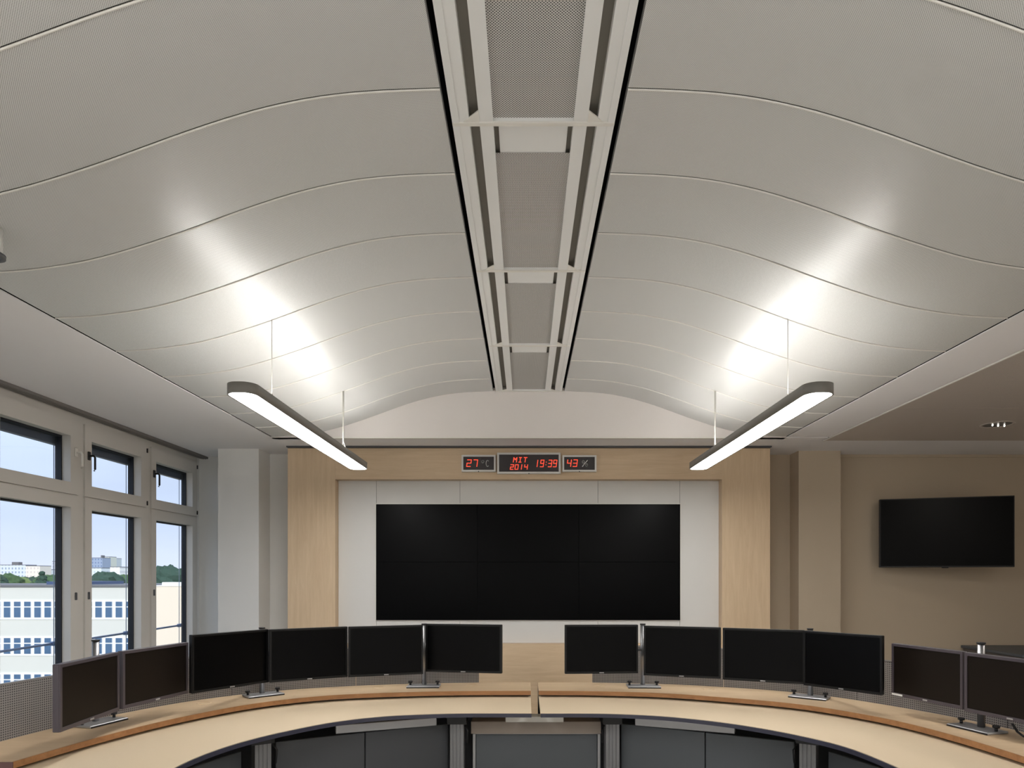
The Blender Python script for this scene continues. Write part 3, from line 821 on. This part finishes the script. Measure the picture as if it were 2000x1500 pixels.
    # modesty panels between the legs
    if side == 'L':
        ch = [((-1.54, 4.10), (-1.05, 4.345)), ((-1.045, 4.348), (-0.535, 4.60))]; outer = ((-2.0, 3.1), (-1.69, 3.96)); tray = ((-1.215, 4.13), (-0.60, 4.37))
    else:
        ch = [((0.66, 4.60), (1.17, 4.348)), ((1.175, 4.345), (1.655, 4.10))]; outer = ((1.80, 3.96), (2.10, 3.1)); tray = ((0.74, 4.37), (1.34, 4.13))
    for a, b_ in ch:
        panel_between(a, b_, 0.08, 0.575, 0.018, 'modesty_panel', M['steeldark'] if side == 'L' else M['steel'], r)
    panel_between(outer[0], outer[1], 0.08, 0.555, 0.018, 'modesty_panel', M['steel'], r)
    a, b_ = Vector(tray[0]) + Vector((0, 0.13)), Vector(tray[1]) + Vector((0, 0.13))
    panel_between(a, b_, 0.585, 0.64, 0.05, 'cable_tray', M['alu'], r)
# central infill under the gap
cp = tag(empty('gap_panel', (0.062, 4.66, 0)), 'grey steel panel closing the gap between the desk halves', 'panel')
MB().rbox(-0.41, 0.44, 0, 0.018, 0.08, 0.49, 0.003).build('sheet', M['steel'], cp)
fr = MB(); fr.box(-0.43, -0.412, -0.012, 0.018, 0.08, 0.50); fr.box(0.442, 0.46, -0.012, 0.018, 0.08, 0.50); fr.box(-0.43, 0.46, -0.012, 0.018, 0.492, 0.50)
fr.build('frame', M['alu'], cp)
MB().box(-0.38, -0.35, 0, 0.018, 0, 0.08).build('foot', M['black'], cp); MB().box(0.38, 0.41, 0, 0.018, 0, 0.08).build('foot', M['black'], cp)
ct = tag(empty('cable_duct', (0.062, 4.62, 0.505)), 'grey cable duct crossing below the gap between the desk halves', 'cable duct')
MB().rbox(-0.44, 0.46, -0.02, 0.12, 0.0, 0.085, 0.003).build('trough', mat('duct_beige', (150, 138, 128), 0.6, var=0.1, vscale=9), ct)
MB().rbox(-0.2, 0.2, -0.045, 0.05, 0.086, 0.125, 0.003).build('lid', M['white'], ct)

# ------------------------------------------------------------------ monitors
def monitor(w, h, bz, bezmat, scr):
    r = empty('monitor')
    m = MB(); m.rbox(-w / 2, w / 2, 0.0, 0.03, 0, h, 0.003)
    m.rbox(-w / 2 + 0.06, w / 2 - 0.06, 0.03, 0.05, 0.05, h - 0.05, 0.006)
    m.build('housing', bezmat, r)
    b = MB(); b.box(-w / 2 + 0.001, -w / 2 + bz, -0.005, 0, 0.001, h - 0.001); b.box(w / 2 - bz, w / 2 - 0.001, -0.005, 0, 0.001, h - 0.001)
    b.box(-w / 2 + bz, w / 2 - bz, -0.005, 0, 0.001, bz * 1.2); b.box(-w / 2 + bz, w / 2 - bz, -0.005, 0, h - bz, h - 0.001)
    b.build('bezel', bezmat, r)
    MB().box(-w / 2 + bz, w / 2 - bz, -0.001, 0, bz * 1.2, h - bz).build('screen', scr, r)
    MB().rbox(-0.016, 0.016, -0.0065, -0.005, bz * 0.35, bz * 0.85, 0.0005).build('badge', M['alu'], r)
    return r
mA = monitor(0.515, 0.345, 0.013, M['bezel'], M['screen']); reg(mA)
mB = monitor(0.50, 0.308, 0.016, M['bezelgrey'], M['screenwarm']); reg(mB)
ZA, ZL = E - 0.694, E - 0.71
ML = [
 ('B', (-2.107, 3.006), (-2.14, 3.50), 'first in the row beside the windows'),
 ('B', (-2.14, 3.53), (-2.035, 4.01), 'second in the row from the windows'),
 ('A', (-1.957, 3.90), (-1.672, 4.325), 'third in the row from the windows'),
 ('A', (-1.655, 4.30), (-1.218, 4.555), 'fourth in the row from the windows'),
 ('A', (-1.208, 4.535), (-0.722, 4.69), 'second from the desk gap on the window side'),
 ('A', (-0.722, 4.80), (-0.168, 4.705), 'next to the desk gap on the window side'),
 ('A', (0.277, 4.69), (0.797, 4.715), 'next to the desk gap on the television side'),
 ('A', (0.820, 4.625), (1.310, 4.465), 'second from the desk gap on the television side'),
 ('A', (1.315, 4.44), (1.777, 4.235), 'third from the desk gap on the television side'),
 ('A', (1.762, 4.215), (2.064, 3.85), 'fourth from the desk gap on the television side'),
 ('B', (2.178, 3.955), (2.315, 3.52), 'fifth from the gap, white sticker at its bottom corner'),
 ('B', (2.30, 3.485), (2.44, 3.02), 'last in the row, beside the black cable'),
]
used = {'A': None, 'B': None}
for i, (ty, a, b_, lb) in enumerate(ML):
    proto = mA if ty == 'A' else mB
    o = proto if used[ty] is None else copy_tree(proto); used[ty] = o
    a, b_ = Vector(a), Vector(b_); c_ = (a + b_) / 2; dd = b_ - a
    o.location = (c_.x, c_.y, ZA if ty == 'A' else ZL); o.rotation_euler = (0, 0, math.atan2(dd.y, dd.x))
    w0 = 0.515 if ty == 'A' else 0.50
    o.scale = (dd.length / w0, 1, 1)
    tag(o, ('black' if ty == 'A' else 'grey-bezelled') + ' switched-off monitor, ' + lb, 'monitor', 'monitors along the curved desk')
    if i == 10:
        MB().box(-0.245, -0.165, -0.0075, -0.0055, 0.004, 0.015).build('glint', M['glint'], o)  # white strip painted for a bright reflection on the bezel

# stands: base, pole, cap, knobs, and one arm to each monitor
def stand():
    r = empty('monitor_stand')
    b = MB().rbox(-0.12, 0.12, -0.1, 0.04, 0, 0.012, 0.003); b.build('base', M['alu'], r)
    MB().box(-0.118, 0.118, -0.103, -0.1005, 0.0, 0.008).build('base_edge', M['black'], r)
    MB().tube([(0, 0, 0.012), (0, 0, 0.455)], 0.018, 16).build('pole', M['chrome'], r)
    MB().tube([(0, 0, 0.455), (0, 0, 0.463)], 0.021, 16).build('cap', M['black'], r)
    for s in (-1, 1):
        k = MB().tube([(s * 0.1, -0.02, 0.012), (s * 0.1, -0.02, 0.03)], 0.008, 8)
        k.tube([(s * 0.1, -0.02, 0.03), (s * 0.1, -0.02, 0.042)], 0.017, 8); k.build('clamp_knob', M['black'], r)
    return r
st = stand(); reg(st)
ST = [((-2.39, 3.70), 0, 1, 'between first and second monitor by the windows', 1.3), ((-1.812, 4.575), 2, 3, 'behind third and fourth monitor from the windows', .70), ((-0.752, 4.94), 4, 5, 'behind the two monitors beside the gap, window side', .04),
      ((0.868, 4.93), 6, 7, 'with its bright pole showing between two monitors', -.04), ((1.92, 4.49), 8, 9, 'under the third and fourth monitors on the television side', -.616), ((2.43, 3.55), 10, 11, 'with its pole rising above the last monitor beside the cable', -1.29)]
for i, ((sx_, sy_), m0, m1, lb, ang) in enumerate(ST):
    o = st if i == 0 else copy_tree(st)
    o.location = (sx_, sy_, TOPS + 0.0005); o.rotation_euler = (0, 0, ang)
    tag(o, 'silver pole monitor stand ' + lb, 'monitor stand', 'monitor stands on the shelf')
    inv = Matrix.Rotation(-ang, 3, 'Z')
    for mi in (m0, m1):
        a, b_ = Vector(ML[mi][1]), Vector(ML[mi][2]); dd = (b_ - a).normalized(); nn = Vector((-dd.y, dd.x))
        back = (a + b_) / 2 + nn * 0.0505
        loc = inv @ Vector((back.x - sx_, back.y - sy_, 0)); h = 0.27
        n2 = inv @ Vector((nn.x, nn.y, 0)) * 0.05
        dirn = Vector((loc.x, loc.y)).normalized() * 0.02
        k = MB().tube([(dirn.x, dirn.y, h), (loc.x + n2.x, loc.y + n2.y, h)], 0.011, 8); k.tube([(loc.x + n2.x * 1.2, loc.y + n2.y * 1.2, h), (loc.x, loc.y, h)], 0.013, 8)
        k.build('arm', M['steeldark'], o)

# black cable on the television-side shelf
cz = TOPS + 0.012
cb = MB().tube([(2.49, 3.405, cz + .05), (2.497, 3.38, cz + .015), (2.50, 3.34, cz), (2.515, 3.29, cz + .012), (2.52, 3.2, cz), (2.55, 3.12, cz), (2.585, 3.05, cz)], 0.006, 8)
tag(cb.build('monitor_cable', M['black']), 'black cable lying on the shelf beside the last monitor stand', 'cable')

# ------------------------------------------------------------------ outside
GZ = -15.4
gr = struct(box('ground', M['ground'], -700, 200, -60, 900, GZ - 1, GZ), 'ground far below the windows', 'ground')
def office():
    Y = 60.0
    r = tag(empty('office_building', (-49, Y, GZ)), 'long pale office building with rows of blue windows outside', 'building')
    x1 = wx(303, Y) + 49; x0 = x1 - 34; zt = wz(1146, Y) - GZ
    MB().box(x0, x1, 0, 14, 0, zt).build('wall', M['facade'], r)
    MB().box(x0 - .1, x1 + .1, -0.15, 14, zt, zt + 0.16).build('parapet', M['roofgrey'], r)
    MB().box(wx(44, Y) + 49, wx(124, Y) + 49, 3, 9, zt + 0.16, zt + 0.45).build('skylight', M['roofblue'], r)
    frp = 0.915
    proto = None
    for row in range(3):
        zt_ = wz(1175 + 71 * row, Y) - GZ; h = 32 * Y / F
        # white band round the row
        bnd = MB().box(x0 + 1.2, x1 - 0.05, -0.06, 0.0, zt_ - h - 0.12, zt_ + 0.12); bnd.build('window_band', M['facadewhite'], r)
        for k in range(33):
            xr = x1 - 0.15 - k * frp
            if proto is None:
                m = MB(); m.box(-0.62, 0, -0.09, -0.06, -0.42, 0, 0); m.box(-0.62, 0, -0.09, -0.06, -h + 0.06, -0.52, 0)
                m.box(-0.02, 0.0, -0.1, -0.09, -h + 0.06, 0, 1)
                o = proto = m.build('window', [M['paneblue'], M['facadewhite']], r)
            else: o = proto.copy(); COL.objects.link(o)
            o.location = (xr, 0, zt_)
office()
Y = 57.0
cbd = tag(empty('blank_building', (wx(305, Y) + 5, Y, GZ)), 'cream building with a blank wall beside the office block', 'building')
zt = wz(1145, Y) - GZ
MB().box(-5, 9, 0, 12, 0, zt).build('wall', M['cream'], cbd); MB().box(-5.05, 9.05, -0.05, 12, zt, zt + 0.08).build('parapet', M['facadewhite'], cbd)
Y = 57.3
for px, lb in ((322, 'white rooftop unit in front of the tall tree'), (342, 'second white rooftop unit on the cream building')):
    u = MB(); zb = wz(1145, 57) + 0.08
    u.rbox(wx(px - 6, Y), wx(px + 6.5, Y), Y, Y + 1.5, zb, zb + 0.26, 0.03)
    tag(u.build('rooftop_unit', M['facadewhite']), lb, 'rooftop unit', 'rooftop units')
# trees
def tree(x, y, top, rad, m, seed, pointed=False):
    rnd = random.Random(seed); r = empty('tree', (x, y, GZ))
    H = top - GZ
    MB().tube([(0, 0, 0), (0.1, 0, H * .55), (0, 0, H * .8)], [0.35, 0.25, 0.1], 8).build('trunk', M['bark'], r)
    c = MB()
    from mathutils import noise
    blobs = [(0, 0, H - rad * .95, rad * .95)]
    for k in range(18 if not pointed else 5):
        a = rnd.uniform(0, 2 * PI); q = rad * rnd.uniform(.4, .85); br = rad * rnd.uniform(.2, .42)
        zz = H - rad * rnd.uniform(.4, 1.5)
        if zz + br > H: zz = H - br
        blobs.append((math.cos(a) * q, math.sin(a) * q, zz, br))
    if pointed: blobs = [(0, 0, H - rad * (.35 + .5 * k), rad * (.25 + .16 * k)) for k in range(6)]
    for (bx, by, bz_, br) in blobs:
        nu, nv = 22, 14; b = len(c.v)
        for j in range(nv + 1):
            ph = PI * j / nv
            for i in range(nu):
                t = 2 * PI * i / nu
                dv = Vector((math.sin(ph) * math.cos(t), math.sin(ph) * math.sin(t), math.cos(ph)))
                nn = noise.noise(dv * 3.0 + Vector((seed, bx, by))) * .22 + noise.noise(dv * 8.0 + Vector((seed, by, bx))) * .16
                p = dv * br * (1 + nn); c.v.append((bx + p.x, by + p.y, bz_ + p.z * (0.9)))
        for j in range(nv):
            for i in range(nu):
                c.face([b + j * nu + i, b + j * nu + (i + 1) % nu, b + (j + 1) * nu + (i + 1) % nu, b + (j + 1) * nu + i], 0, False)
    c.build('crown', m, r)
    return r
TL = [(-70, 1119, 3.6, 'leaf', 0, 'tree furthest along the treeline past the office roof'), (-30, 1121, 3.2, 'leafd', 0, 'dark tree behind the office roof beyond the window frame'),
      (8, 1118, 3.0, 'leaf', 0, 'round green tree behind the roof below the long white block'), (34, 1124, 2.6, 'leafy', 0, 'olive green tree below the long white block'),
      (58, 1125, 2.6, 'leafd', 0, 'low dark tree below the cream block'), (82, 1113, 1.6, 'leafd', 1, 'dark pointed conifer rising beside the cream block'),
      (98, 1120, 2.6, 'leaf', 0, 'green tree just past the pointed conifer'), (122, 1124, 2.6, 'leafd', 0, 'low dark tree beside the window mullion'),
      (150, 1122, 3.2, 'leaf', 0, 'tree hidden mostly by the first mullion'), (182, 1126, 2.4, 'leafd', 0, 'low tree below the glass tower'),
      (207, 1114, 2.6, 'leafd', 0, 'taller dark tree right below the twin towers'), (232, 1120, 2.8, 'leaf', 0, 'green tree below the small white block'),
      (258, 1119, 2.8, 'leafy', 0, 'pale green tree beside the second mullion'), (286, 1112, 3.4, 'leafd', 0, 'tree hidden mostly by the second mullion'),
      (306, 1113, 2.6, 'leafd', 0, 'dark tree at the start of the last window'), (327, 1102, 3.0, 'leafd', 0, 'tallest tree, dark green, in the last window'),
      (350, 1114, 2.6, 'leaf', 0, 'green tree next to the tallest one'), (372, 1116, 2.8, 'leafd', 0, 'dark tree at the edge of the last window'), (400, 1114, 3.4, 'leaf', 0, 'tree at the end of the treeline behind the window wall')]
for i, (px, py, rad, mk, pt, lb) in enumerate(TL):
    Yt = 90 + (i % 5) * 13; rad = rad * Yt / 98
    t_ = tree(wx(px, Yt), Yt, wz(py, Yt), rad, M[mk], i + 3, bool(pt)); tag(t_, lb, 'tree', 'trees behind the office building')
# distant blocks
FB = [(-60, 50, 1104, 520, (216, 222, 228), (150, 165, 190), 'long white apartment block on the skyline'), (50, 78, 1106, 500, (236, 228, 218), (214, 204, 200), 'cream apartment block on the skyline'),
      (84, 98, 1113, 560, (226, 228, 232), (190, 196, 206), 'small white block on the skyline beside the conifer'),
      (102, 122, 1097, 640, (206, 206, 218), (176, 176, 200), 'pinkish tower on the skyline by the window mullion'),
      (179, 200, 1090, 600, (156, 170, 194), (116, 134, 168), 'blue glass tower on the skyline'), (200, 213, 1088, 650, (214, 216, 206), (186, 192, 196), 'pale tower beside the blue glass tower'),
      (213, 224, 1091, 700, (196, 204, 210), (168, 178, 196), 'grey tower beside the pale tower'), (178, 198, 1110, 480, (222, 228, 232), (192, 204, 212), 'low pale block in front of the blue glass tower'),
      (215, 234, 1108, 470, (248, 248, 246), (226, 226, 228), 'bright white low block on the skyline'), (237, 266, 1111, 500, (244, 234, 226), (220, 206, 204), 'long low cream block on the skyline')]
for i, (a, b_, yt, Yb, cw, cwin, lb) in enumerate(FB):
    r = tag(empty('apartment_block', (wx((a + b_) / 2, Yb), Yb, GZ)), lb, 'building', 'distant blocks on the skyline')
    w = wx(b_, Yb) - wx(a, Yb); z = wz(yt, Yb) - GZ
    MB().box(-w / 2, w / 2, 0, 12, 0, z).build('wall', tower_mat('tower_%d' % i, cw, cwin, 2.6, 3.0), r)
    MB().box(-w / 2, w / 2, 0, 12, z, z + 0.5).build('roof', M['roofgrey'], r)
    if i in (0, 4): MB().box(w * .22, w * .34, 2, 6, z + .5, z + 2.6).build('roof_hut', M['roofgrey'], r)

# ------------------------------------------------------------------ sky, sun, camera
W = bpy.data.worlds.new('World'); bpy.context.scene.world = W; W.use_nodes = True
nt = W.node_tree; bg = nt.nodes['Background']
tc = nt.nodes.new('ShaderNodeTexCoord'); sp_ = nt.nodes.new('ShaderNodeSeparateXYZ'); rp = nt.nodes.new('ShaderNodeValToRGB')
nt.links.new(tc.outputs['Generated'], sp_.inputs[0]); nt.links.new(sp_.outputs['Z'], rp.inputs['Fac'])
el = rp.color_ramp.elements
el[0].position = 0.0; el[0].color = lin((212, 219, 236)); el[1].position = 0.35; el[1].color = lin((211, 226, 243))
e_ = el.new(0.07); e_.color = lin((190, 203, 228))
ns = nt.nodes.new('ShaderNodeTexNoise'); ns.inputs['Scale'].default_value = 3.5; ns.inputs['Detail'].default_value = 5
mpn = nt.nodes.new('ShaderNodeMapping'); mpn.inputs['Scale'].default_value = (1, 1, 3.5)
nt.links.new(tc.outputs['Generated'], mpn.inputs[0]); nt.links.new(mpn.outputs[0], ns.inputs['Vector'])
mr = nt.nodes.new('ShaderNodeMapRange'); mr.inputs['To Min'].default_value = 0.86; mr.inputs['To Max'].default_value = 1.16; nt.links.new(ns.outputs['Fac'], mr.inputs['Value'])
mx = nt.nodes.new('ShaderNodeMix'); mx.data_type = 'RGBA'; mx.blend_type = 'MULTIPLY'; mx.inputs['Factor'].default_value = 1
nt.links.new(rp.outputs['Color'], mx.inputs['A']); nt.links.new(mr.outputs['Result'], mx.inputs['B']); nt.links.new(mx.outputs['Result'], bg.inputs['Color'])
bg.inputs['Strength'].default_value = 1.4
sl = bpy.data.lights.new('evening_sun', 'SUN'); sl.energy = 3.0; sl.angle = 0.3; sl.color = (1, 0.95, 0.88)
so = bpy.data.objects.new('evening_sun', sl); COL.objects.link(so)
so.rotation_euler = Vector((-0.35, 1.0, -0.55)).to_track_quat('-Z', 'Y').to_euler()

cam = bpy.data.cameras.new('camera'); co = bpy.data.objects.new('camera', cam); COL.objects.link(co)
co.location = (0, 0, E); co.rotation_euler = (PI / 2, 0, 0)
cam.sensor_width = 36; cam.lens = 36 * F / 2000; cam.clip_end = 3000; cam.clip_start = 0.05
cam.shift_x = -(CX - 1000) / 2000; cam.shift_y = (CY - 750) / 2000
S = bpy.context.scene; S.camera = co
S.view_settings.view_transform = 'Standard'; S.view_settings.look = 'None'; S.view_settings.exposure = 0.0; S.view_settings.gamma = 1
S.view_settings.use_curve_mapping = False
S.cycles.max_bounces = 10; S.cycles.diffuse_bounces = 6; S.cycles.glossy_bounces = 4; S.cycles.transparent_max_bounces = 12
S.cycles.sample_clamp_indirect = 6
